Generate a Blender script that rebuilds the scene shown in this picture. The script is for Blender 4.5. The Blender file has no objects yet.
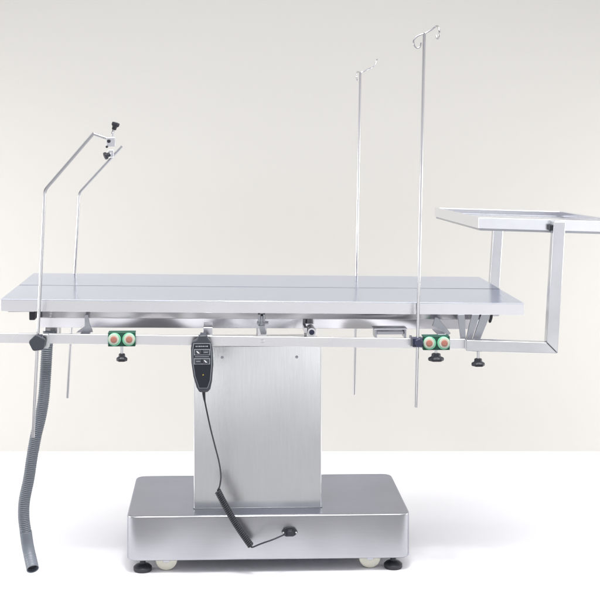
import bpy, bmesh, math, random
from mathutils import Vector, Matrix
PI = math.pi
R = math.radians
random.seed(4)
sc = bpy.context.scene
C = sc.collection

# ---------------------------------------------------------------- camera
cam = bpy.data.cameras.new('camera')
cam.sensor_width = 36
cam.lens = 76.2
cam.shift_x = 0.0567
cam.shift_y = -0.2917
cam.clip_start = 0.05
cam.clip_end = 200
co = bpy.data.objects.new('camera', cam)
C.objects.link(co)
co.location = (-0.10, -3.33, 1.22)
co.rotation_euler = (PI / 2, 0, -math.atan(44 / 1270))
sc.camera = co

# ---------------------------------------------------------------- world (made-up surround: bright and dark bands and blotches for the steel to reflect)
w = bpy.data.worlds.new('World')
sc.world = w
w.use_nodes = True
nt = w.node_tree
nt.nodes.clear()
wo = nt.nodes.new('ShaderNodeOutputWorld')
bg = nt.nodes.new('ShaderNodeBackground')
tc = nt.nodes.new('ShaderNodeTexCoord')
sep = nt.nodes.new('ShaderNodeSeparateXYZ')
ramp = nt.nodes.new('ShaderNodeValToRGB')
mp = nt.nodes.new('ShaderNodeMapRange')
nt.links.new(tc.outputs['Generated'], sep.inputs[0])
nt.links.new(sep.outputs['Z'], mp.inputs['Value'])
mp.inputs['From Min'].default_value = -1
mp.inputs['From Max'].default_value = 1
nt.links.new(mp.outputs[0], ramp.inputs[0])
el = ramp.color_ramp.elements
el[0].position = 0.0
el[0].color = (0.30, 0.30, 0.32, 1)
el[1].position = 1.0
el[1].color = (1.0, 1.0, 1.0, 1)
for p, c in ((0.37, (0.42, 0.42, 0.44, 1)), (0.40, (1.0, 1.0, 1.0, 1)), (0.455, (0.90, 0.90, 0.92, 1)), (0.485, (0.70, 0.70, 0.72, 1)), (0.54, (0.46, 0.46, 0.48, 1)), (0.60, (0.16, 0.16, 0.175, 1)), (0.70, (0.20, 0.20, 0.22, 1)), (0.78, (0.72, 0.72, 0.75, 1)), (0.88, (1.0, 1.0, 1.0, 1))):
    e = el.new(p)
    e.color = c
wn = nt.nodes.new('ShaderNodeTexNoise')
wn.inputs['Scale'].default_value = 2.6
wn.inputs['Detail'].default_value = 2
nt.links.new(tc.outputs['Generated'], wn.inputs['Vector'])
wm = nt.nodes.new('ShaderNodeMapRange')
wm.inputs['From Min'].default_value = 0.36
wm.inputs['From Max'].default_value = 0.64
wm.inputs['To Min'].default_value = 0.50
wm.inputs['To Max'].default_value = 1.30
nt.links.new(wn.outputs['Fac'], wm.inputs['Value'])
wx = nt.nodes.new('ShaderNodeVectorMath')
wx.operation = 'SCALE'
nt.links.new(ramp.outputs[0], wx.inputs[0])
nt.links.new(wm.outputs[0], wx.inputs['Scale'])
nt.links.new(wx.outputs[0], bg.inputs[0])
bg.inputs[1].default_value = 1.5
nt.links.new(bg.outputs[0], wo.inputs[0])


def area(name, loc, target, sx, sy, power, col=(1, 1, 1), spread=180):
    l = bpy.data.lights.new(name, 'AREA')
    l.shape = 'RECTANGLE'
    l.size = sx
    l.size_y = sy
    l.energy = power
    l.color = col
    l.spread = R(spread)
    o = bpy.data.objects.new(name, l)
    C.objects.link(o)
    o.location = loc
    o.rotation_euler = (Vector(target) - Vector(loc)).to_track_quat('-Z', 'Y').to_euler()
    return o


area('overhead_fill', (0.0, -1.1, 3.6), (0.0, -0.9, 0), 4.2, 2.4, 44, (1, 0.99, 0.98), 75)  # added fill from above, whitens the floor and grades the wall
area('key_lamp', (0.05, -1.20, 3.7), (0.05, 0.4, 0), 0.42, 0.36, 26, (1, 0.985, 0.96), 120)
area('left_wash', (-2.4, -0.6, 2.2), (-1.5, 1.44, 1.5), 0.8, 0.8, 0.7, (1, 0.985, 0.96), 60)  # added lamp, lifts the upper left of the wall
area('low_left_wash', (-2.6, 0.45, 0.75), (0.3, 1.44, 0.50), 0.5, 0.5, 11.0, (1, 0.985, 0.955), 90)  # added lamp, brightens the lower wall from the left
area('low_right_wash', (3.0, 0.40, 0.75), (0.3, 1.44, 0.50), 0.5, 0.5, 11.0, (1, 0.985, 0.955), 90)  # its added counterpart on the right, also for the lower wall
area('right_wash', (3.0, -0.6, 2.2), (2.0, 1.44, 1.4), 0.8, 0.8, 0.7, (1, 0.985, 0.96), 60)  # added lamp, lifts the upper right of the wall

sc.view_settings.view_transform = 'Standard'
sc.view_settings.look = 'None'
sc.view_settings.exposure = 0
sc.view_settings.gamma = 1
sc.cycles.max_bounces = 8
sc.cycles.use_denoising = True

# ---------------------------------------------------------------- materials
def nodes_of(name):
    m = bpy.data.materials.new(name)
    m.use_nodes = True
    return m, m.node_tree, m.node_tree.nodes['Principled BSDF']


def steel(name, col, rough, stretch=(1, 1, 60), fine=0.12, wave=0.0, wscale=3.0, var=0.05):
    """brushed stainless: grain stretched along one axis, faint smudges, optional sheet-metal waviness"""
    m, t, b = nodes_of(name)
    b.inputs['Metallic'].default_value = 1
    tcn = t.nodes.new('ShaderNodeTexCoord')
    mpn = t.nodes.new('ShaderNodeMapping')
    mpn.inputs['Scale'].default_value = stretch
    n1 = t.nodes.new('ShaderNodeTexNoise')
    n1.inputs['Scale'].default_value = 14
    n1.inputs['Detail'].default_value = 5
    n1.inputs['Roughness'].default_value = 0.7
    t.links.new(tcn.outputs['Object'], mpn.inputs[0])
    t.links.new(mpn.outputs[0], n1.inputs['Vector'])
    n2 = t.nodes.new('ShaderNodeTexNoise')
    n2.inputs['Scale'].default_value = 5
    n2.inputs['Detail'].default_value = 3
    t.links.new(tcn.outputs['Object'], n2.inputs['Vector'])
    # colour: small variation from the grain
    mixc = t.nodes.new('ShaderNodeMix')
    mixc.data_type = 'RGBA'
    mixc.inputs[6].default_value = tuple(c * (1 - var) for c in col) + (1,)
    mixc.inputs[7].default_value = tuple(min(1, c * (1 + var)) for c in col) + (1,)
    t.links.new(n1.outputs['Fac'], mixc.inputs[0])
    t.links.new(mixc.outputs[2], b.inputs['Base Color'])
    mr = t.nodes.new('ShaderNodeMapRange')
    mr.inputs['To Min'].default_value = rough * 0.75
    mr.inputs['To Max'].default_value = rough * 1.3
    mr.inputs['From Min'].default_value = 0.1
    mr.inputs['From Max'].default_value = 0.9
    t.links.new(n2.outputs['Fac'], mr.inputs[0])
    t.links.new(mr.outputs[0], b.inputs['Roughness'])
    bp = t.nodes.new('ShaderNodeBump')
    bp.inputs['Strength'].default_value = fine
    bp.inputs['Distance'].default_value = 0.0006
    t.links.new(n1.outputs['Fac'], bp.inputs['Height'])
    if wave:
        n3 = t.nodes.new('ShaderNodeTexNoise')
        n3.inputs['Scale'].default_value = wscale
        n3.inputs['Detail'].default_value = 1
        t.links.new(tcn.outputs['Object'], n3.inputs['Vector'])
        sub = t.nodes.new('ShaderNodeVectorMath')
        sub.operation = 'SUBTRACT'
        sub.inputs[1].default_value = (0.5, 0.5, 0.5)
        t.links.new(n3.outputs['Color'], sub.inputs[0])
        scl = t.nodes.new('ShaderNodeVectorMath')
        scl.operation = 'SCALE'
        scl.inputs['Scale'].default_value = wave
        t.links.new(sub.outputs[0], scl.inputs[0])
        geo = t.nodes.new('ShaderNodeNewGeometry')
        add = t.nodes.new('ShaderNodeVectorMath')
        add.operation = 'ADD'
        t.links.new(geo.outputs['Normal'], add.inputs[0])
        t.links.new(scl.outputs[0], add.inputs[1])
        nrm = t.nodes.new('ShaderNodeVectorMath')
        nrm.operation = 'NORMALIZE'
        t.links.new(add.outputs[0], nrm.inputs[0])
        t.links.new(nrm.outputs[0], bp.inputs['Normal'])
    t.links.new(bp.outputs[0], b.inputs['Normal'])
    return m


def plain(name, col, rough=0.5, metal=0.0, var=0.12, scale=60, bump=0.0):
    m, t, b = nodes_of(name)
    b.inputs['Metallic'].default_value = metal
    b.inputs['Roughness'].default_value = rough
    n = t.nodes.new('ShaderNodeTexNoise')
    n.inputs['Scale'].default_value = scale
    n.inputs['Detail'].default_value = 4
    tcn = t.nodes.new('ShaderNodeTexCoord')
    t.links.new(tcn.outputs['Object'], n.inputs['Vector'])
    mixc = t.nodes.new('ShaderNodeMix')
    mixc.data_type = 'RGBA'
    mixc.inputs[6].default_value = tuple(c * (1 - var) for c in col) + (1,)
    mixc.inputs[7].default_value = tuple(min(1, c * (1 + var)) for c in col) + (1,)
    t.links.new(n.outputs['Fac'], mixc.inputs[0])
    t.links.new(mixc.outputs[2], b.inputs['Base Color'])
    if bump:
        bp = t.nodes.new('ShaderNodeBump')
        bp.inputs['Strength'].default_value = bump
        bp.inputs['Distance'].default_value = 0.001
        t.links.new(n.outputs['Fac'], bp.inputs['Height'])
        t.links.new(bp.outputs[0], b.inputs['Normal'])
    return m


M_top = steel('steel_tabletop', (0.73, 0.755, 0.84), 0.16, (1.0, 30, 1), 0.10, 0.035, 4, var=0.10)
M_lip = steel('steel_lip', (0.83, 0.83, 0.86), 0.22, (1.5, 1, 50), 0.10, 0.05, 5, var=0.03)
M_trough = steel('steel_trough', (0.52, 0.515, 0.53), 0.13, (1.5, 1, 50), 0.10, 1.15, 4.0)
M_rail = steel('steel_rail', (0.87, 0.87, 0.885), 0.28, (1.5, 1, 60), 0.10, 0.05, 6, var=0.03)
M_col = steel('steel_column', (0.79, 0.80, 0.815), 0.22, (50, 50, 1.0), 0.30, 0.06, 3, var=0.11)
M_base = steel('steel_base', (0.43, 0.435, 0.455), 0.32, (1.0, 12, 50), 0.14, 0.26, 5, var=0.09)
M_tube = steel('steel_tube', (0.66, 0.67, 0.70), 0.24, (4, 4, 4), 0.06, 0.06, 7)
M_rod = steel('steel_rod', (0.64, 0.64, 0.66), 0.18, (1, 1, 1), 0.02)
M_pan = steel('steel_pan', (0.86, 0.87, 0.91), 0.22, (2, 2, 2), 0.05, 0.05, 5)
M_brk = steel('steel_bracket', (0.45, 0.46, 0.50), 0.32, (3, 3, 3), 0.08)
M_black = plain('black_plastic', (0.022, 0.024, 0.032), 0.42)
M_navy = plain('dark_blue_plastic', (0.035, 0.042, 0.085), 0.35)
M_hand = plain('handset_shell', (0.055, 0.06, 0.075), 0.38)
M_face = plain('handset_membrane', (0.010, 0.012, 0.022), 0.3)
M_line = plain('handset_print', (0.42, 0.44, 0.50), 0.5)
M_white = plain('white_glint', (0.8, 0.8, 0.82), 0.5)  # painted glints on the handset keys
M_led = plain('amber_lens', (0.35, 0.28, 0.05), 0.3)
M_hose = plain('grey_hose', (0.155, 0.175, 0.205), 0.42, var=0.08, scale=30)
M_hosein = plain('hose_bore_shade', (0.015, 0.016, 0.02), 0.7)
M_green = plain('dark_green_block', (0.010, 0.075, 0.050), 0.45)
M_mint = plain('mint_plastic', (0.20, 0.60, 0.37), 0.45, var=0.06)
M_cream = plain('cream_ring', (0.60, 0.64, 0.54), 0.45, var=0.05)
M_coral = plain('coral_centre', (0.46, 0.19, 0.145), 0.45, var=0.15, scale=300)
M_wheel = plain('cream_nylon', (0.72, 0.71, 0.60), 0.4, var=0.06)
M_floor = plain('white_floor', (0.925, 0.925, 0.965), 0.55, var=0.008, scale=2)
M_floor2 = plain('added_grey_floor', (0.24, 0.24, 0.245), 0.55, var=0.02, scale=2)  # for the added floor below the frame, met only in reflections
M_wall = plain('beige_wall', (0.54, 0.53, 0.506), 0.9, var=0.012, scale=1.3)
M_seam = plain('seam_dark', (0.16, 0.17, 0.21), 0.85)
M_clear = plain('pale_plate', (0.70, 0.76, 0.80), 0.2, var=0.05)


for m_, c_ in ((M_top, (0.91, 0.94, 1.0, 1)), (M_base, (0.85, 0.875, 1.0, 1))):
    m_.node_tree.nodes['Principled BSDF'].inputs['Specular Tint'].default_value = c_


# ---------------------------------------------------------------- mesh helpers
def tag(o, label=None, cat=None, group=None, kind=None):
    if label: o['label'] = label
    if cat: o['category'] = cat
    if group: o['group'] = group
    if kind: o['kind'] = kind
    return o


def thing(name, loc, label, cat, group=None):
    o = bpy.data.objects.new(name, None)
    o.empty_display_size = 0.05
    C.objects.link(o)
    o.location = loc
    return tag(o, label, cat, group)


def origin_of(p):
    v = Vector((0, 0, 0))
    while p is not None:
        v = v + p.location
        p = p.parent
    return v


def obj(name, bm, mat, parent=None, bevel=0.0, smooth=None, segs=2):
    """link bm (given in world coordinates) as ONE mesh object under parent"""
    if parent is not None:
        bmesh.ops.translate(bm, verts=bm.verts, vec=-origin_of(parent))
    bmesh.ops.recalc_face_normals(bm, faces=bm.faces)
    me = bpy.data.meshes.new(name)
    bm.to_mesh(me)
    bm.free()
    mats = mat if isinstance(mat, (list, tuple)) else [mat]
    for m in mats:
        me.materials.append(m)
    o = bpy.data.objects.new(name, me)
    C.objects.link(o)
    if parent is not None:
        o.parent = parent
    if bevel:
        b = o.modifiers.new('bevel', 'BEVEL')
        b.width = bevel
        b.segments = segs
        b.limit_method = 'ANGLE'
        b.angle_limit = R(35)
        b.harden_normals = True
        for p in me.polygons:
            p.use_smooth = True
    if smooth is not None:
        for p in me.polygons:
            p.use_smooth = True
        me.set_sharp_from_angle(angle=R(smooth))
    return o


def copy_tree(o, parent=None, loc=None):
    c = o.copy()
    C.objects.link(c)
    c.parent = parent
    if loc is not None:
        c.location = loc
    for ch in [x for x in bpy.data.objects if x.parent == o and x != c]:
        copy_tree(ch, c)
    return c


def box(bm, x0, x1, y0, y1, z0, z1, mi=0):
    vs = [bm.verts.new((x, y, z)) for z in (z0, z1) for y in (y0, y1) for x in (x0, x1)]
    for f in ((0, 1, 3, 2), (4, 6, 7, 5), (0, 4, 5, 1), (1, 5, 7, 3), (3, 7, 6, 2), (2, 6, 4, 0)):
        fc = bm.faces.new([vs[i] for i in f])
        fc.material_index = mi
    return vs


def prism_y(bm, pts, y0, y1, mi=0):
    """polygon pts (x, z) extruded along y"""
    a = [bm.verts.new((x, y0, z)) for x, z in pts]
    b = [bm.verts.new((x, y1, z)) for x, z in pts]
    n = len(pts)
    fs = [bm.faces.new(a), bm.faces.new(list(reversed(b)))]
    for i in range(n):
        fs.append(bm.faces.new((a[i], b[i], b[(i + 1) % n], a[(i + 1) % n])))
    for f in fs:
        f.material_index = mi
    return a + b


def prism_x(bm, pts, x0, x1, mi=0):
    """polygon pts (y, z) extruded along x"""
    a = [bm.verts.new((x0, y, z)) for y, z in pts]
    b = [bm.verts.new((x1, y, z)) for y, z in pts]
    n = len(pts)
    bm.faces.new(a)
    bm.faces.new(list(reversed(b)))
    for i in range(n):
        bm.faces.new((a[i], b[i], b[(i + 1) % n], a[(i + 1) % n]))
    return a + b


def prism_z(bm, pts, z0, z1):
    a = [bm.verts.new((x, y, z0)) for x, y in pts]
    b = [bm.verts.new((x, y, z1)) for x, y in pts]
    n = len(pts)
    bm.faces.new(a)
    bm.faces.new(list(reversed(b)))
    for i in range(n):
        bm.faces.new((a[i], b[i], b[(i + 1) % n], a[(i + 1) % n]))
    return a + b


def frames(pts):
    T = []
    n = len(pts)
    for i in range(n):
        a = pts[max(0, i - 1)]
        b = pts[min(n - 1, i + 1)]
        T.append((b - a).normalized())
    up = Vector((0, 1, 0)) if abs(T[0].y) < 0.9 else Vector((1, 0, 0))
    N = (up - T[0] * up.dot(T[0])).normalized()
    out = []
    for t in T:
        N = (N - t * N.dot(t)).normalized()
        out.append((N.copy(), t.cross(N).normalized(), t))
    return out


def tube(bm, pts, rad, n=12, cap=True, mi=0):
    """round tube along pts; rad is a number or a list"""
    pts = [Vector(p) for p in pts]
    fr = frames(pts)
    rs = rad if isinstance(rad, (list, tuple)) else [rad] * len(pts)
    rings = []
    for p, (u, v, t), r in zip(pts, fr, rs):
        rings.append([bm.verts.new(p + u * math.cos(2 * PI * k / n) * r + v * math.sin(2 * PI * k / n) * r) for k in range(n)])
    for a, b in zip(rings, rings[1:]):
        for k in range(n):
            f = bm.faces.new((a[k], a[(k + 1) % n], b[(k + 1) % n], b[k]))
            f.material_index = mi
    if cap:
        bm.faces.new(rings[0]).material_index = mi
        bm.faces.new(list(reversed(rings[-1]))).material_index = mi
    return rings


def spline(pts, n=12):
    """Catmull-Rom through pts"""
    P = [Vector(p) for p in pts]
    P = [P[0] * 2 - P[1]] + P + [P[-1] * 2 - P[-2]]
    out = []
    for i in range(1, len(P) - 2):
        for k in range(n):
            t = k / n
            a, b, c, d = P[i - 1], P[i], P[i + 1], P[i + 2]
            out.append(0.5 * ((2 * b) + (c - a) * t + (2 * a - 5 * b + 4 * c - d) * t * t + (3 * b - a - 3 * c + d) * t ** 3))
    out.append(P[-2].copy())
    return out


def resample(pts, step):
    out = [pts[0]]
    acc = 0.0
    for a, b in zip(pts, pts[1:]):
        d = (b - a).length
        while acc + d >= step:
            t = (step - acc) / d
            a = a + (b - a) * t
            out.append(a)
            d = (b - a).length
            acc = 0
        acc += d
    out.append(pts[-1])
    return out


def lathe(bm, axis_o, axis, prof, n=24, mi=0, lobes=0, depth=0.0):
    """prof = (distance along axis, radius); optional lobes for grip knobs"""
    o = Vector(axis_o)
    t = Vector(axis).normalized()
    up = Vector((0, 0, 1)) if abs(t.z) < 0.9 else Vector((1, 0, 0))
    u = (up - t * up.dot(t)).normalized()
    v = t.cross(u)
    rings = []
    for h, r in prof:
        ring = []
        for k in range(n):
            a = 2 * PI * k / n
            rr = r * (1 + depth * math.cos(lobes * a)) if lobes else r
            ring.append(bm.verts.new(o + t * h + (u * math.cos(a) + v * math.sin(a)) * rr))
        rings.append(ring)
    for a, b in zip(rings, rings[1:]):
        for k in range(n):
            f = bm.faces.new((a[k], a[(k + 1) % n], b[(k + 1) % n], b[k]))
            f.material_index = mi
    bm.faces.new(rings[0]).material_index = mi
    bm.faces.new(list(reversed(rings[-1]))).material_index = mi


def rrect(x0, x1, y0, y1, r, n=8):
    pts = []
    for cx, cy, a0 in ((x1 - r, y1 - r, 0), (x0 + r, y1 - r, 90), (x0 + r, y0 + r, 180), (x1 - r, y0 + r, 270)):
        for k in range(n + 1):
            a = R(a0 + 90 * k / n)
            pts.append((cx + r * math.cos(a), cy + r * math.sin(a)))
    return pts


def tilt(vs, ang, zc=0.0):
    """turn a little about the y axis: right end down"""
    for v in vs:
        v.co.z += -ang * v.co.x + zc


def new():
    return bmesh.new()


# ---------------------------------------------------------------- the setting
FZ = -0.006
bm = new()
bm.faces.new([bm.verts.new(p) for p in ((-9, -0.10, FZ), (9, -0.10, FZ), (9, 1.44 - 0.0346 * 9, FZ), (-9, 1.44 + 0.0346 * 9, FZ))])
tag(obj('floor', bm, M_floor), kind='structure')
bm = new()
bm.faces.new([bm.verts.new(p) for p in ((-9, -2.0, FZ - 0.004), (9, -2.0, FZ - 0.004), (9, -0.08, FZ - 0.004), (-9, -0.08, FZ - 0.004))])
tag(obj('added_front_floor', bm, M_floor2), kind='structure')  # added unseen floor, darkens what the lower column reflects
bm = new()
bm.faces.new([bm.verts.new(p) for p in ((-9, 1.44 + 0.0346 * 9, FZ), (9, 1.44 - 0.0346 * 9, FZ), (9, 1.44 - 0.0346 * 9, 4.2), (-9, 1.44 + 0.0346 * 9, 4.2))])
tag(obj('backdrop_wall', bm, M_wall), kind='structure')

# ---------------------------------------------------------------- operating table
TA = 0.0125            # tilt of the top
RA = 0.0185            # tilt of the side rails
table = thing('operating_table', (0.02, 0.34, 0),
              'stainless steel operating table with a long flat top on a square column', 'operating table')

# base cover, one folded sheet
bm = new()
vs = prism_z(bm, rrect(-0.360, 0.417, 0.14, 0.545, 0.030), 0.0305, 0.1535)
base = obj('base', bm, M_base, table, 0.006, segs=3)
# levelling feet
bm = new()
lathe(bm, (-0.318, 0.175, FZ), (0, 0, 1), ((0, 0.0235), (0.004, 0.0255), (0.011, 0.0255), (0.017, 0.019), (0.020, 0.008), (0.040, 0.008)), 28)
foot = obj('foot', bm, M_black, base, smooth=40)
for dx, dy in ((0.692, 0), (0, 0.335), (0.692, 0.335)):
    copy_tree(foot, base, (dx, dy, 0))
# castors
bm = new()
lathe(bm, (-0.253, 0.168, 0.0245), (0, 1, 0), ((0, 0.012), (0.0005, 0.024), (0.003, 0.029), (0.007, 0.0305), (0.017, 0.0305), (0.021, 0.029), (0.0235, 0.024), (0.024, 0.012)), 36)
wheel = obj('wheel', bm, M_wheel, base, smooth=40)
bm = new()
lathe(bm, (-0.253, 0.1665, 0.0245), (0, 1, 0), ((0, 0.006), (0.0005, 0.008), (0.026, 0.008), (0.0265, 0.006)), 16)
box(bm, -0.262, -0.244, 0.1635, 0.1662, 0.020, 0.050)
box(bm, -0.262, -0.244, 0.1935, 0.1962, 0.020, 0.050)
fork = obj('wheel_fork', bm, M_brk, base, 0.0008)
for dx, dy in ((0.562, 0), (0, 0.32), (0.562, 0.32)):
    copy_tree(wheel, base, (dx, dy, 0))
    copy_tree(fork, base, (dx, dy, 0))
# mains socket on the base front
bm = new()
prism_y(bm, [(0.063, 0.107), (0.070, 0.1175), (0.077, 0.1195), (0.094, 0.1195), (0.100, 0.1175), (0.107, 0.107), (0.099, 0.098), (0.094, 0.0955), (0.075, 0.0955), (0.070, 0.098)], 0.1345, 0.1397)
prism_y(bm, [(0.074, 0.100), (0.074, 0.1135), (0.079, 0.117), (0.092, 0.117), (0.096, 0.1135), (0.096, 0.100)], 0.130, 0.1344)
sock = obj('power_socket', bm, M_black, base, 0.0008)
for x in (0.0675, 0.1025):
    bm = new()
    lathe(bm, (x, 0.1343, 0.1075), (0, -1, 0), ((0, 0.0028), (0.0008, 0.0026), (0.0012, 0.001)), 12)
    obj('screw', bm, M_rod, base, smooth=40)

# column
bm = new()
prism_z(bm, rrect(-0.1785, 0.1775, 0.205, 0.405, 0.004, 3), 0.1540, 0.604)
column = obj('column', bm, M_col, table, 0.0018)
bm = new()
prism_z(bm, rrect(-0.1815, 0.1805, 0.202, 0.408, 0.005, 3), 0.1536, 0.1556)
obj('base_flange', bm, M_base, column, 0.0006)
for x in (-0.0995, 0.1085):
    bm = new()
    lathe(bm, (x, 0.2048, 0.573), (0, -1, 0), ((0, 0.0042), (0.0015, 0.004), (0.0026, 0.0022), (0.0026, 0.001)), 16)
    obj('screw', bm, M_brk, column, smooth=40)

# table top: two long panels with a narrow seam, folded lip all round
TZ = 0.7535
for y0, y1 in ((0.030, 0.3254), (0.3268, 0.62)):
    bm = new()
    vs = box(bm, -0.6815, 0.7055, y0, y1, TZ - 0.0018, TZ)
    tilt(vs, TA)
    o = obj('top_panel', bm, M_top, table, 0.0004)
bm = new()
vs = box(bm, -0.6800, 0.7040, 0.3249, 0.3273, TZ - 0.0014, TZ + 0.0004)
tilt(vs, TA)
obj('seam_strip', bm, M_seam, table)  # dark matte strip laid over the gap to draw the seam line
lips = ((-0.681, 0.4155, 0.0305, 0.0330), (0.4170, 0.705, 0.0305, 0.0330), (-0.681, 0.705, 0.617, 0.6195))
for x0, x1, y0, y1 in lips:
    bm = new()
    vs = box(bm, x0, x1, y0, y1, TZ - 0.0315, TZ - 0.0019)
    vs += box(bm, x0, x1, y0 + 0.0026 if y0 < 0.3 else y0 - 0.012, y1 + 0.012 if y0 < 0.3 else y1 - 0.0026, TZ - 0.0315, TZ - 0.0295)
    tilt(vs, TA)
    obj('edge_lip', bm, M_lip, table, 0.0006)
for x0, x1 in ((-0.681, -0.6785), (0.7025, 0.705)):
    bm = new()
    vs = box(bm, x0, x1, 0.0332, 0.6168, TZ - 0.0313, TZ - 0.0019)
    tilt(vs, TA)
    obj('edge_lip', bm, M_lip, table, 0.0006)

# drip trough under the top: vertical flange, then a sloping pan
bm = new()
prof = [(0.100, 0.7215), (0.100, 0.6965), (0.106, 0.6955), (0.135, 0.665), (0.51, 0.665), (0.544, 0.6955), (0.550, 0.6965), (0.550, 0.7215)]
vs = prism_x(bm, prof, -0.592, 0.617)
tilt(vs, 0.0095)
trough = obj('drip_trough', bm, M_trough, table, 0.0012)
# drain spout under the left end of the trough
bm = new()
vs = box(bm, -0.584, -0.546, 0.150, 0.215, 0.640, 0.6720)
obj('drain_spout', bm, M_trough, table, 0.004)
bm = new()
box(bm, -0.612, -0.596, 0.060, 0.13, 0.7015, 0.7265)
obj('end_stop', bm, M_black, table, 0.003)
bm = new()
box(bm, -0.6635, -0.5965, 0.040, 0.09, 0.7270, 0.7292)
obj('slide_plate', bm, M_brk, table)

# side rails with their stand-off brackets
def rail(y0, y1):
    bm = new()
    vs = box(bm, -0.76, 0.560, y0, y1, 0.6395, 0.6650)
    tilt(vs, RA)
    return obj('side_rail', bm, M_rail, table, 0.0012)


rail_front = rail(0.000, 0.009)
rail_rear = rail(0.668, 0.677)


def gusset(x, flip, zoff=0.0, y0=0.0092, y1=0.099):
    """bent stand-off plate from the trough out to the rail"""
    bm = new()
    pts = [(x - 0.004, 0.712), (x + 0.005, 0.714), (x + 0.003 + 0.006 * flip, 0.690), (x + 0.016 * flip, 0.672), (x + 0.018 * flip, 0.6665),
           (x - 0.026 * flip, 0.6655), (x - 0.020 * flip, 0.671), (x - 0.004, 0.682)]
    prism_y(bm, [(a, b + zoff) for a, b in pts], 0.050, 0.056)
    box(bm, x - 0.012, x + 0.012, y0, y1, 0.6655 + zoff - 0.002, 0.6685 + zoff)
    return obj('rail_bracket', bm, M_brk, table, 0.001)


gusset(-0.4600, 1, 0.004)
# diagonal stay at the right
bm = new()
prism_y(bm, [(0.470, 0.706), (0.478, 0.704), (0.512, 0.662), (0.505, 0.657), (0.494, 0.664), (0.470, 0.680), (0.462, 0.682)], 0.048, 0.054)
box(bm, 0.470, 0.492, 0.0092, 0.099, 0.6640, 0.6668)
obj('rail_bracket', bm, M_brk, table, 0.001)
for xa, xb, wd in ((0.590, 0.566, 0.020), (0.565, 0.548, 0.016), (0.527, 0.535, 0.014)):
    bm = new()
    prism_y(bm, [(xa, 0.7155), (xa + wd + 0.005, 0.7155), (xb + wd, 0.645), (xb, 0.645)], 0.030, 0.036)
    prism_y(bm, [(xa, 0.7155), (xa + wd + 0.005, 0.7155), (xa + wd + 0.003, 0.700), (xa, 0.700)], 0.0362, 0.099)
    obj('rail_bracket', bm, M_brk, table, 0.001)
bm = new()
tube(bm, [(0.617, 0.080, 0.7095), (0.6475, 0.080, 0.7090)], 0.0062, 16)
obj('pivot_pin', bm, M_brk, table, smooth=40)
bm = new()
prism_y(bm, [(0.6195, 0.7150), (0.6290, 0.7150), (0.6275, 0.700), (0.6235, 0.6885), (0.6185, 0.6870), (0.6175, 0.692)], 0.062, 0.072)
obj('end_stop', bm, M_black, table, 0.0015)

# tilting hinge between column and trough
def hinge(x):
    bm = new()
    box(bm, x - 0.013, x + 0.013, 0.240, 0.246, 0.6042, 0.6760)
    box(bm, x - 0.013, x + 0.013, 0.370, 0.376, 0.6042, 0.6760)
    tube(bm, [(x, 0.2465, 0.640), (x, 0.3695, 0.640)], 0.008, 14)
    return obj('tilt_hinge', bm, M_rail, table, 0.001)


hinge(0.013)
hinge(0.152)
bm = new()   # latch hanging from the trough in front of the column
vs = box(bm, -0.003, 0.0035, 0.086, 0.099, 0.679, 0.710)
box(bm, 0.0105, 0.016, 0.086, 0.099, 0.679, 0.710)
tube(bm, [(-0.006, 0.090, 0.687), (0.025, 0.090, 0.687)], 0.0045, 12)
tube(bm, [(0.007, 0.088, 0.706), (0.007, 0.088, 0.680)], 0.003, 10)
prism_y(bm, [(-0.002, 0.684), (0.012, 0.684), (0.019, 0.667), (0.018, 0.660), (0.004, 0.660)], 0.060, 0.066)
obj('latch', bm, M_brk, table, 0.0008)
bm = new()
lathe(bm, (0.0065, -0.0002, 0.6535), (0, -1, 0), ((0, 0.0058), (0.0015, 0.0055), (0.002, 0.003), (0.002, 0.001)), 18)
obj('rail_bolt', bm, M_rail, table, smooth=40)
bm = new()   # pipe stub end, seen above the rail
box(bm, 0.1195, 0.1275, 0.060, 0.13, 0.6640, 0.6775)
lathe(bm, (0.140, 0.060, 0.6655), (0, 1, 0), ((0, 0.0115), (0.002, 0.0125), (0.06, 0.0125)), 24)
stub = obj('pipe_stub', bm, M_rail, table, 0.0006)
bm = new()
lathe(bm, (0.140, 0.0598, 0.6655), (0, -1, 0), ((0, 0.0072), (0.0012, 0.0068)), 20)
obj('pipe_plug', bm, M_navy, stub, smooth=30)
# square hook plate behind the hand control
bm = new()
box(bm, -0.1490, -0.1250, 0.0095, 0.0125, 0.650, 0.6880)
box(bm, -0.1490, -0.1250, 0.0128, 0.099, 0.6855, 0.6880)
obj('rail_bracket', bm, M_tube, table, 0.001)
# latch frame above the rail at the right
bm = new()
x0, x1 = 0.3050, 0.3880
box(bm, x0, x0 + 0.005, 0.020, 0.070, 0.655, 0.6780)
box(bm, x1 - 0.005, x1, 0.020, 0.070, 0.655, 0.6780)
box(bm, x0 - 0.003, x1 + 0.003, 0.018, 0.070, 0.6782, 0.6805)
box(bm, x0 + 0.006, x1 - 0.006, 0.026, 0.060, 0.664, 0.6725)
obj('slide_latch', bm, M_brk, table, 0.0008)


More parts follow.
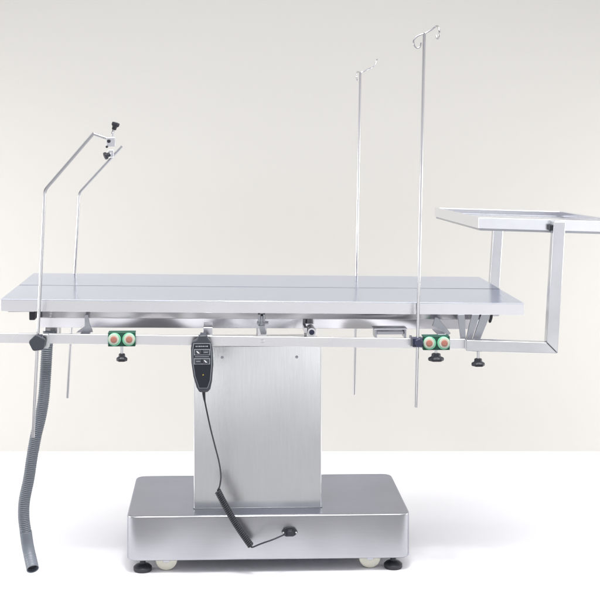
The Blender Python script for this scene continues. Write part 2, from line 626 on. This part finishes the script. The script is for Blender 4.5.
# ---------------------------------------------------------------- knobs and clamps
def star_knob(name, parent, o, axis, r=0.0155, mat=None, lobes=6, stem=0.022):
    """stem then a lobed grip; axis points away from the thing it tightens"""
    o = Vector(o)
    a = Vector(axis).normalized()
    bm = new()
    lathe(bm, o + a * (stem - 0.001), a, ((0, 0.45 * r), (0.001, 0.56 * r), (0.008, 0.60 * r), (0.011, 0.92 * r), (0.0125, r), (0.0175, r), (0.0195, 0.92 * r), (0.0205, 0.5 * r)), 48, lobes=lobes, depth=0.07)
    k = obj(name, bm, mat or M_black, parent, smooth=35)
    bm = new()
    lathe(bm, o, a, ((0, 0.0034), (stem - 0.0012, 0.0034)), 12)
    obj('threaded_stem', bm, M_rod, k, smooth=40)
    return k


def rail_clamp(x, z, label):
    t = thing('rail_clamp', (x, 0.0, z - 0.018), label, 'clamp', 'green socket clamps on the side rail')
    bm = new()
    box(bm, x - 0.0355, x + 0.0355, -0.015, -0.0005, z - 0.0185, z + 0.0185)
    box(bm, x - 0.0355, x + 0.0355, -0.0003, 0.0145, z + 0.0155, z + 0.0185)
    obj('block', bm, M_green, t, 0.0015)
    for s in (-1, 1):
        cx = x + s * 0.0187
        bm = new()
        lathe(bm, (cx, -0.0152, z + 0.0005), (0, -1, 0), ((0, 0.0168), (0.0040, 0.0168), (0.0050, 0.0158), (0.0050, 0.012)), 36)
        sk = obj('socket', bm, M_mint, t, smooth=40)
        bm = new()
        lathe(bm, (cx + s * 0.0015, -0.0203, z + 0.0015), (0, -1, 0), ((0, 0.0142), (0.0012, 0.0140), (0.0016, 0.0130), (0.0016, 0.008)), 36)
        obj('ring', bm, M_cream, sk, smooth=40)
        bm = new()
        lathe(bm, (cx + s * 0.0012, -0.0221, z + 0.001), (0, -1, 0), ((0, 0.0086), (0.0010, 0.0084), (0.0018, 0.0070), (0.0018, 0.003)), 28)
        obj('plug', bm, M_coral, sk, smooth=40)
    return t


c1 = rail_clamp(-0.3608, 0.6620, 'green block clamp with two coral centred sockets on the rail left of the hand control')
star_knob('knob', c1, (-0.3608, -0.008, 0.6432), (0, 0, -1), 0.0135, stem=0.020)
c2 = rail_clamp(0.4625, 0.6475, 'green block clamp with two coral centred sockets on the rail beside the tall drip pole')
star_knob('knob', c2, (0.4625, -0.008, 0.6287), (0, 0, -1), 0.0195, stem=0.010)


# ---------------------------------------------------------------- drip poles
def loop_hook(c, side, ang, drop=0.018):
    """open hook: short run out from the pole top then a curl; side direction given by ang in plan"""
    d = Vector((math.cos(ang), math.sin(ang), 0))
    pts = [c, c + d * 0.010 + Vector((0, 0, -0.001)), c + d * 0.020 + Vector((0, 0, -0.004))]
    cc = c + d * 0.026 + Vector((0, 0, -0.004 - drop))
    for k in range(0, 11):
        a = R(100 - k * 29)
        # curl seen in the plane of d
        pts.append(cc + d * (-math.cos(a) * -0.011) + Vector((0, 0, math.sin(a) * drop * 0.85)))
    return pts


def drip_pole(y, x_top, z_top, x_bot, z_bot, label, knob_r, hooks):
    t = thing('drip_pole', (x_bot, y, z_bot), label, 'drip pole', 'drip poles clamped to the table rails')
    bm = new()
    tube(bm, [(x_bot, y, z_bot), ((x_bot + x_top) / 2, y, (z_bot + z_top) / 2), (x_top, y, z_top)], 0.0040, 14)
    obj('pole', bm, M_rod, t, smooth=50)
    for h in hooks:
        bm = new()
        tube(bm, spline(h, 5), 0.0022, 8)
        obj('hook', bm, M_rod, t, smooth=60)
    return t


hx, hz, hy = 0.4303, 1.4617, -0.016
H1 = [(hx + 0.0, hy, hz - 0.002), (hx - 0.010, hy, hz - 0.005), (hx - 0.021, hy, hz - 0.011), (hx - 0.028, hy - 0.001, hz - 0.021), (hx - 0.027, hy - 0.001, hz - 0.033),
      (hx - 0.019, hy - 0.001, hz - 0.040), (hx - 0.011, hy - 0.001, hz - 0.036), (hx - 0.008, hy - 0.001, hz - 0.026)]
H2 = [(hx + 0.0, hy, hz - 0.002), (hx + 0.012, hy, hz + 0.004), (hx + 0.024, hy - 0.003, hz + 0.012), (hx + 0.031, hy - 0.012, hz + 0.017), (hx + 0.033, hy - 0.026, hz + 0.012),
      (hx + 0.034, hy - 0.033, hz - 0.001), (hx + 0.033, hy - 0.026, hz - 0.015), (hx + 0.031, hy - 0.014, hz - 0.016), (hx + 0.030, hy - 0.007, hz - 0.008)]
p1 = drip_pole(-0.016, 0.4303, 1.4617, 0.4087, 0.480, 'tallest thin steel drip pole with two curled hooks, in front of the table top', 0, [H1, H2])
bm = new()
box(bm, 0.3985, 0.4255, -0.022, -0.0005, 0.6385, 0.6625)
ck = obj('clamp_block', bm, M_navy, p1, 0.002)
for k in range(3):
    bm = new()
    box(bm, 0.3925 + k * 0.0022, 0.3938 + k * 0.0022, -0.024, -0.001, 0.6405, 0.6665)
    obj('clamp_washer', bm, M_brk, p1, 0.0003)
bm = new()
lathe(bm, (0.4140, -0.0222, 0.6510), (0, -1, 0), ((0, 0.0100), (0.001, 0.0112), (0.011, 0.0112), (0.013, 0.0095), (0.013, 0.004)), 40, lobes=7, depth=0.07)
obj('knob', bm, M_navy, p1, smooth=35)
rx, rz, ry = 0.3389, 1.3875, 0.690
H3 = [(rx, ry, rz - 0.002), (rx + 0.012, ry, rz + 0.003), (rx + 0.026, ry - 0.004, rz + 0.010), (rx + 0.038, ry - 0.014, rz + 0.014), (rx + 0.043, ry - 0.028, rz + 0.022),
      (rx + 0.047, ry - 0.038, rz + 0.034), (rx + 0.050, ry - 0.040, rz + 0.040)]
H4 = [(rx, ry, rz - 0.002), (rx - 0.004, ry + 0.010, rz + 0.001), (rx - 0.007, ry + 0.024, rz + 0.002), (rx - 0.008, ry + 0.034, rz - 0.006), (rx - 0.008, ry + 0.036, rz - 0.018), (rx - 0.007, ry + 0.026, rz - 0.024)]
p2 = drip_pole(0.690, 0.3389, 1.3875, 0.3199, 0.364, 'thin steel drip pole standing behind the table top, second tallest', 0, [H3, H4])
bm = new()
box(bm, 0.313, 0.341, 0.6775, 0.704, 0.6440, 0.6700)
obj('clamp_block', bm, M_navy, p2, 0.002)


# ---------------------------------------------------------------- bent leg holder rods at the left
def bent_rod(path, label, loc):
    t = thing('leg_holder', loc, label, 'rod', 'bent leg holder rods at the left end')
    bm = new()
    P = [Vector(p) for p in path]
    out = [P[0]]
    for a, b, c in zip(P, P[1:], P[2:]):     # small bend radius at each corner
        d1 = (b - a).normalized()
        d2 = (c - b).normalized()
        r = 0.010
        for k in range(5):
            s = k / 4
            out.append((b - d1 * r) * (1 - s) ** 2 + b * 2 * s * (1 - s) + (b + d2 * r) * s * s)
    out.append(P[-1])
    tube(bm, out, 0.0042, 14)
    obj('rod', bm, M_rod, t, smooth=50)
    return t


l1 = bent_rod([(-0.5905, -0.013, 0.409), (-0.5598, -0.013, 1.051), (-0.4331, -0.013, 1.199)],
              'bent steel rod in front of the table top at its left end, taller one', (-0.5905, -0.013, 0.409))
bm = new()
tube(bm, [(-0.4340, -0.013, 1.197), (-0.3790, -0.013, 1.178)], 0.0036, 12)
obj('cross_bar', bm, M_rod, l1, smooth=50)
bm = new()
box(bm, -0.400, -0.377, -0.020, -0.006, 1.164, 1.188)
box(bm, -0.386, -0.381, -0.017, -0.009, 1.188, 1.202)
obj('clamp_plate', bm, M_pan, l1, 0.0015)
bm = new()
lathe(bm, (-0.3935, -0.0202, 1.178), (0, -1, 0), ((0, 0.0046), (0.006, 0.0046), (0.007, 0.0035)), 20)
lathe(bm, (-0.3985, -0.0202, 1.1635), (0, -1, 0), ((0, 0.0032), (0.005, 0.0032), (0.006, 0.002)), 20)
obj('wing_nut', bm, M_black, l1, smooth=35)
star_knob('knob', l1, (-0.3850, -0.013, 1.197), (0.30, 0, 0.95), 0.0100, stem=0.012, lobes=5)
# pentagon knob and clamp at the rail
bm = new()
box(bm, -0.5640, -0.5490, -0.026, -0.0005, 0.642, 0.678)
obj('clamp_block', bm, M_tube, l1, 0.002)
bm = new()
pts = []
for k in range(5):
    a = R(98 + 72 * k)
    pts += [(-0.5745 + math.cos(a - 0.12) * 0.0215, 0.6590 + math.sin(a - 0.12) * 0.0215), (-0.5745 + math.cos(a + 0.12) * 0.0215, 0.6590 + math.sin(a + 0.12) * 0.0215)]
prism_y(bm, pts, -0.050, -0.034)
obj('knob', bm, M_hand, l1, 0.003)
bm = new()
box(bm, -0.5850, -0.5645, -0.034, -0.018, 0.6510, 0.6660)
obj('clamp_jaw', bm, M_navy, l1, 0.001)

l2 = bent_rod([(-0.5865, 0.690, 0.360), (-0.5490, 0.690, 1.0068), (-0.4150, 0.690, 1.153)],
              'bent steel rod rising behind the table top at its left end', (-0.5865, 0.69, 0.36))
bm = new()
box(bm, -0.458, -0.440, 0.674, 0.6855, 1.118, 1.142)
obj('clamp_plate', bm, M_pan, l2, 0.0015)
star_knob('knob', l2, (-0.4480, 0.676, 1.130), (-0.80, -0.25, -0.35), 0.0115, stem=0.005, lobes=5)
bm = new()
box(bm, -0.583, -0.555, 0.6775, 0.704, 0.6600, 0.6880)
obj('clamp_block', bm, M_tube, l2, 0.002)

# ---------------------------------------------------------------- instrument tray on its square-tube frame
tray = thing('instrument_tray', (0.66, 0.33, 0.62), 'rectangular steel instrument tray held above the right end on a square tube frame', 'tray')
X0, X1, Y0, Y1, ZT, HT = 0.5765, 0.985, 0.0, 0.690, 0.9755, 0.0285


def trayz(x, y, z):
    return z - 0.032 * (x - X0) - 0.0265 * (y - Y0)


bm = new()
loops = []
for ins, z in ((0.0, ZT - HT), (0.0, ZT), (0.011, ZT), (0.011, ZT - 0.002), (0.0025, ZT - 0.002), (0.0025, ZT - 0.016)):
    loops.append([bm.verts.new((x, y, trayz(x, y, z))) for x, y in ((X0 + ins, Y0 + ins), (X1 - ins, Y0 + ins), (X1 - ins, Y1 - ins), (X0 + ins, Y1 - ins))])
for a, b in zip(loops, loops[1:]):
    for k in range(4):
        bm.faces.new((a[k], a[(k + 1) % 4], b[(k + 1) % 4], b[k]))
bm.faces.new(loops[0])
bm.faces.new(loops[-1])
pan = obj('pan', bm, M_pan, tray, 0.0012)
bm = new()      # thin angle frame the pan sits in
for xa, xb, ya, yb in ((X0 + 0.004, X1 - 0.004, Y0 + 0.003, Y0 + 0.010), (X0 + 0.004, X1 - 0.004, Y1 - 0.010, Y1 - 0.003), (X0 + 0.004, X0 + 0.011, Y0 + 0.0105, Y1 - 0.0105), (X1 - 0.011, X1 - 0.004, Y0 + 0.0105, Y1 - 0.0105)):
    vs = box(bm, xa, xb, ya, yb, ZT - HT - 0.0055, ZT - HT - 0.0004)
    for v in vs:
        v.co.z = trayz(v.co.x, v.co.y, v.co.z)
obj('support_frame', bm, M_brk, tray)


def tube_frame(y0, y1, dx, ztop):
    # horizontal arm, mitred
    bm = new()
    prism_y(bm, [(0.5390, 0.6575), (0.7500 + dx, 0.6500), (0.7790 + dx, 0.6210), (0.5390, 0.6285)], y0, y1)
    arm = obj('arm', bm, M_tube, tray, 0.0018)
    bm = new()
    prism_y(bm, [(0.7504 + dx, 0.6504), (0.7690 + dx, ztop), (0.8000 + dx, ztop), (0.7794 + dx, 0.6214)], y0, y1)
    obj('post', bm, M_tube, tray, 0.0018)
    return arm


tube_frame(-0.031, -0.003, 0.0, 0.966)
tube_frame(0.693, 0.720, 0.0, 0.935)
for y in (-0.0316,):
    bm = new()
    box(bm, 0.7610, 0.7685, y + 0.012 if y < 0 else y - 0.025, y + 0.028 if y < 0 else y - 0.010, 0.942, 0.957)
    obj('spacer', bm, M_black, tray, 0.001)
k3 = star_knob('knob', tray, (0.5720, -0.017, 0.6272), (0, 0, -1), 0.0165, stem=0.021)
star_knob('knob', tray, (0.5720, 0.706, 0.6272), (0, 0, -1), 0.0165, stem=0.021)

# ---------------------------------------------------------------- drain hose
hose = thing('drain_hose', (-0.60, 0.06, 0.03), 'grey corrugated drain hose hanging down at the left end of the table', 'hose')
path = spline([(-0.562, 0.075, 0.668), (-0.5640, 0.06, 0.630), (-0.5675, 0.055, 0.560), (-0.5715, 0.05, 0.500), (-0.5800, 0.05, 0.447), (-0.5915, 0.05, 0.400), (-0.6025, 0.05, 0.340),
               (-0.6110, 0.05, 0.283), (-0.6225, 0.05, 0.226), (-0.6240, 0.05, 0.182), (-0.6190, 0.05, 0.142)], 14)
path = resample(path, 0.0009)
bm = new()
rads = [0.0147 + 0.0010 * math.cos(2 * PI * i * 0.0009 / 0.0050) for i in range(len(path))]
tube(bm, path, rads, 24)
obj('corrugated_tube', bm, M_hose, hose, smooth=70)
cp = resample(spline([(-0.6190, 0.05, 0.144), (-0.6135, 0.046, 0.110), (-0.6040, 0.030, 0.082), (-0.5935, 0.004, 0.061)], 10), 0.002)
bm = new()
tube(bm, cp, [0.0160 + (0.0006 if i % 4 == 0 and i > len(cp) * 0.6 else 0) for i in range(len(cp))], 28, cap=False)
cuff = obj('cuff', bm, M_hose, hose, smooth=60)
s = cuff.modifiers.new('wall', 'SOLIDIFY')
s.thickness = 0.0016
s.offset = -1
bm = new()
e = cp[-1] - (cp[-1] - cp[-2]).normalized() * 0.012
tube(bm, [e, e + (cp[-1] - cp[-2]).normalized() * 0.001], 0.0146, 24)
obj('bore_shade', bm, M_hosein, cuff)  # near-black disc stands for the shade inside the open hose end

# ---------------------------------------------------------------- hand control with its coiled lead
hc = thing('hand_control', (-0.146, -0.03, 0.53), 'dark hand control with two rows of keys, hanging from the front rail', 'hand control')
# outline of the shell (x, z), seen from the front
outl = [(-0.1775, 0.6600), (-0.1640, 0.6665), (-0.1595, 0.6765), (-0.1390, 0.6770), (-0.1345, 0.6665), (-0.1290, 0.6600), (-0.1240, 0.6400), (-0.1222, 0.6000), (-0.1255, 0.5580),
        (-0.1300, 0.5370), (-0.1370, 0.5290), (-0.1585, 0.5290), (-0.1660, 0.5420), (-0.1740, 0.5700), (-0.1790, 0.6050), (-0.1805, 0.6430)]
cxh = -0.151


def scaled(pts, k, dz=0.0):
    return [(cxh + (x - cxh) * k, 0.60 + (z - 0.60) * k + dz) for x, z in pts]


bm = new()
prism_y(bm, outl, -0.046, -0.024)
shell = obj('shell', bm, M_hand, hc, 0.004, segs=4)
inner = [(-0.1735, 0.6560), (-0.1300, 0.6560), (-0.1275, 0.6350), (-0.1265, 0.6000), (-0.1300, 0.5600), (-0.1370, 0.5400), (-0.1590, 0.5400), (-0.1700, 0.5720), (-0.1750, 0.6050), (-0.1760, 0.6400)]
bm = new()
prism_y(bm, inner, -0.0468, -0.0464)
obj('face_plate', bm, M_line, hc)
bm = new()
cxi = -0.1505
prism_y(bm, [(cxi + (x - cxi) * 0.95, 0.598 + (z - 0.598) * 0.978) for x, z in inner], -0.0474, -0.0470)
obj('membrane', bm, M_face, hc)


def frame_strip(bm, x0, x1, z0, z1, t, y):
    box(bm, x0, x1, y - 0.0004, y, z1 - t, z1)
    box(bm, x0, x1, y - 0.0004, y, z0, z0 + t)
    box(bm, x0, x0 + t, y - 0.0004, y, z0 + t + 0.0001, z1 - t - 0.0001)
    box(bm, x1 - t, x1, y - 0.0004, y, z0 + t + 0.0001, z1 - t - 0.0001)


for zc, flip in ((0.6335, 0), (0.6100, 1)):
    bm = new()
    frame_strip(bm, -0.1720, -0.1310, zc - 0.0078, zc + 0.0078, 0.0014, -0.0476)
    kf = obj('key_frame', bm, M_line, hc)
    for j in range(2):
        xk = -0.1695 + j * 0.0195
        bm = new()
        box(bm, xk, xk + 0.0165, -0.0492, -0.0476, zc - 0.0052, zc + 0.0052)
        key = obj('key', bm, M_hand, kf, 0.0007)
        bm = new()
        zz = zc
        if j == flip:
            pts = [(xk + 0.003, zz + 0.003), (xk + 0.006, zz + 0.003), (xk + 0.0125, zz - 0.003), (xk + 0.0075, zz - 0.003)]
            obj('key_mark', (prism_y(bm, pts, -0.0498, -0.0494), bm)[1], M_white, key)  # slanted white shape painted as a glint on the key
        else:
            box(bm, xk + 0.003, xk + 0.0135, -0.0498, -0.0494, zz - 0.0007, zz + 0.0007)
            obj('key_mark', bm, M_line, key)
bm = new()   # worn line of print above the keys
xx = -0.168
for wv in (0.003, 0.0022, 0.0045, 0.003, 0.0035, 0.002, 0.004):
    box(bm, xx, xx + wv, -0.0480, -0.0476, 0.6470, 0.6500)
    xx += wv + 0.0016
obj('print', bm, M_line, hc)
bm = new()
box(bm, -0.1700, -0.1330, -0.0480, -0.0476, 0.6212, 0.6224)
obj('divider', bm, M_line, hc)
bm = new()
lathe(bm, (-0.1485, -0.0475, 0.5745), (0, -1, 0), ((0, 0.0020), (0.0006, 0.0018), (0.001, 0.0009)), 14)
obj('indicator', bm, M_led, hc, smooth=40)
bm = new()
box(bm, -0.157, -0.141, -0.030, 0.0135, 0.6690, 0.6745)
obj('hook', bm, M_hand, hc, 0.001)
# lead: strain relief, straight run, coil, plug
bm = new()
tube(bm, [(-0.1475, -0.035, 0.531), (-0.1468, -0.035, 0.520), (-0.1450, -0.034, 0.505)], [0.0048, 0.0040, 0.0026], 14)
obj('strain_relief', bm, M_black, hc, smooth=50)
run = [(-0.1462, -0.035, 0.512), (-0.1385, -0.020, 0.470), (-0.1300, 0.000, 0.425), (-0.1195, 0.030, 0.375), (-0.1080, 0.065, 0.320), (-0.1030, 0.085, 0.278), (-0.1060, 0.098, 0.247), (-0.1120, 0.104, 0.2320)]
bm = new()
tube(bm, spline(run, 10), 0.0022, 10)
obj('lead', bm, M_black, hc, smooth=60)
A, B = Vector((-0.1120, 0.104, 0.2320)), Vector((-0.0215, 0.112, 0.0790))
ax = (B - A).normalized()
u = Vector((0, 1, 0))
u = (u - ax * u.dot(ax)).normalized()
v = ax.cross(u)
turns = 34
cp = []
N = turns * 14
for i in range(N + 1):
    a = 2 * PI * turns * i / N
    bow = math.sin(PI * i / N) * 0.003
    cp.append(A.lerp(B, i / N) + (u * math.cos(a) + v * math.sin(a)) * 0.0075 + Vector((-bow, 0, -bow)))
bm = new()
tube(bm, cp, 0.0022, 7)
obj('coiled_lead', bm, M_black, hc, smooth=60)
bm = new()
tail = [cp[-1], (-0.018, 0.106, 0.0775), (0.006, 0.096, 0.0900), (0.036, 0.094, 0.1010), (0.060, 0.105, 0.1070), (0.078, 0.122, 0.1085)]
tube(bm, spline(tail, 10), 0.0022, 10)
obj('lead', bm, M_black, hc, smooth=60)
bm = new()
prism_y(bm, [(0.0765, 0.1015), (0.0765, 0.1135), (0.0805, 0.1165), (0.0905, 0.1165), (0.0940, 0.1135), (0.0940, 0.1015)], 0.116, 0.1297)
obj('plug', bm, M_black, hc, 0.0015)
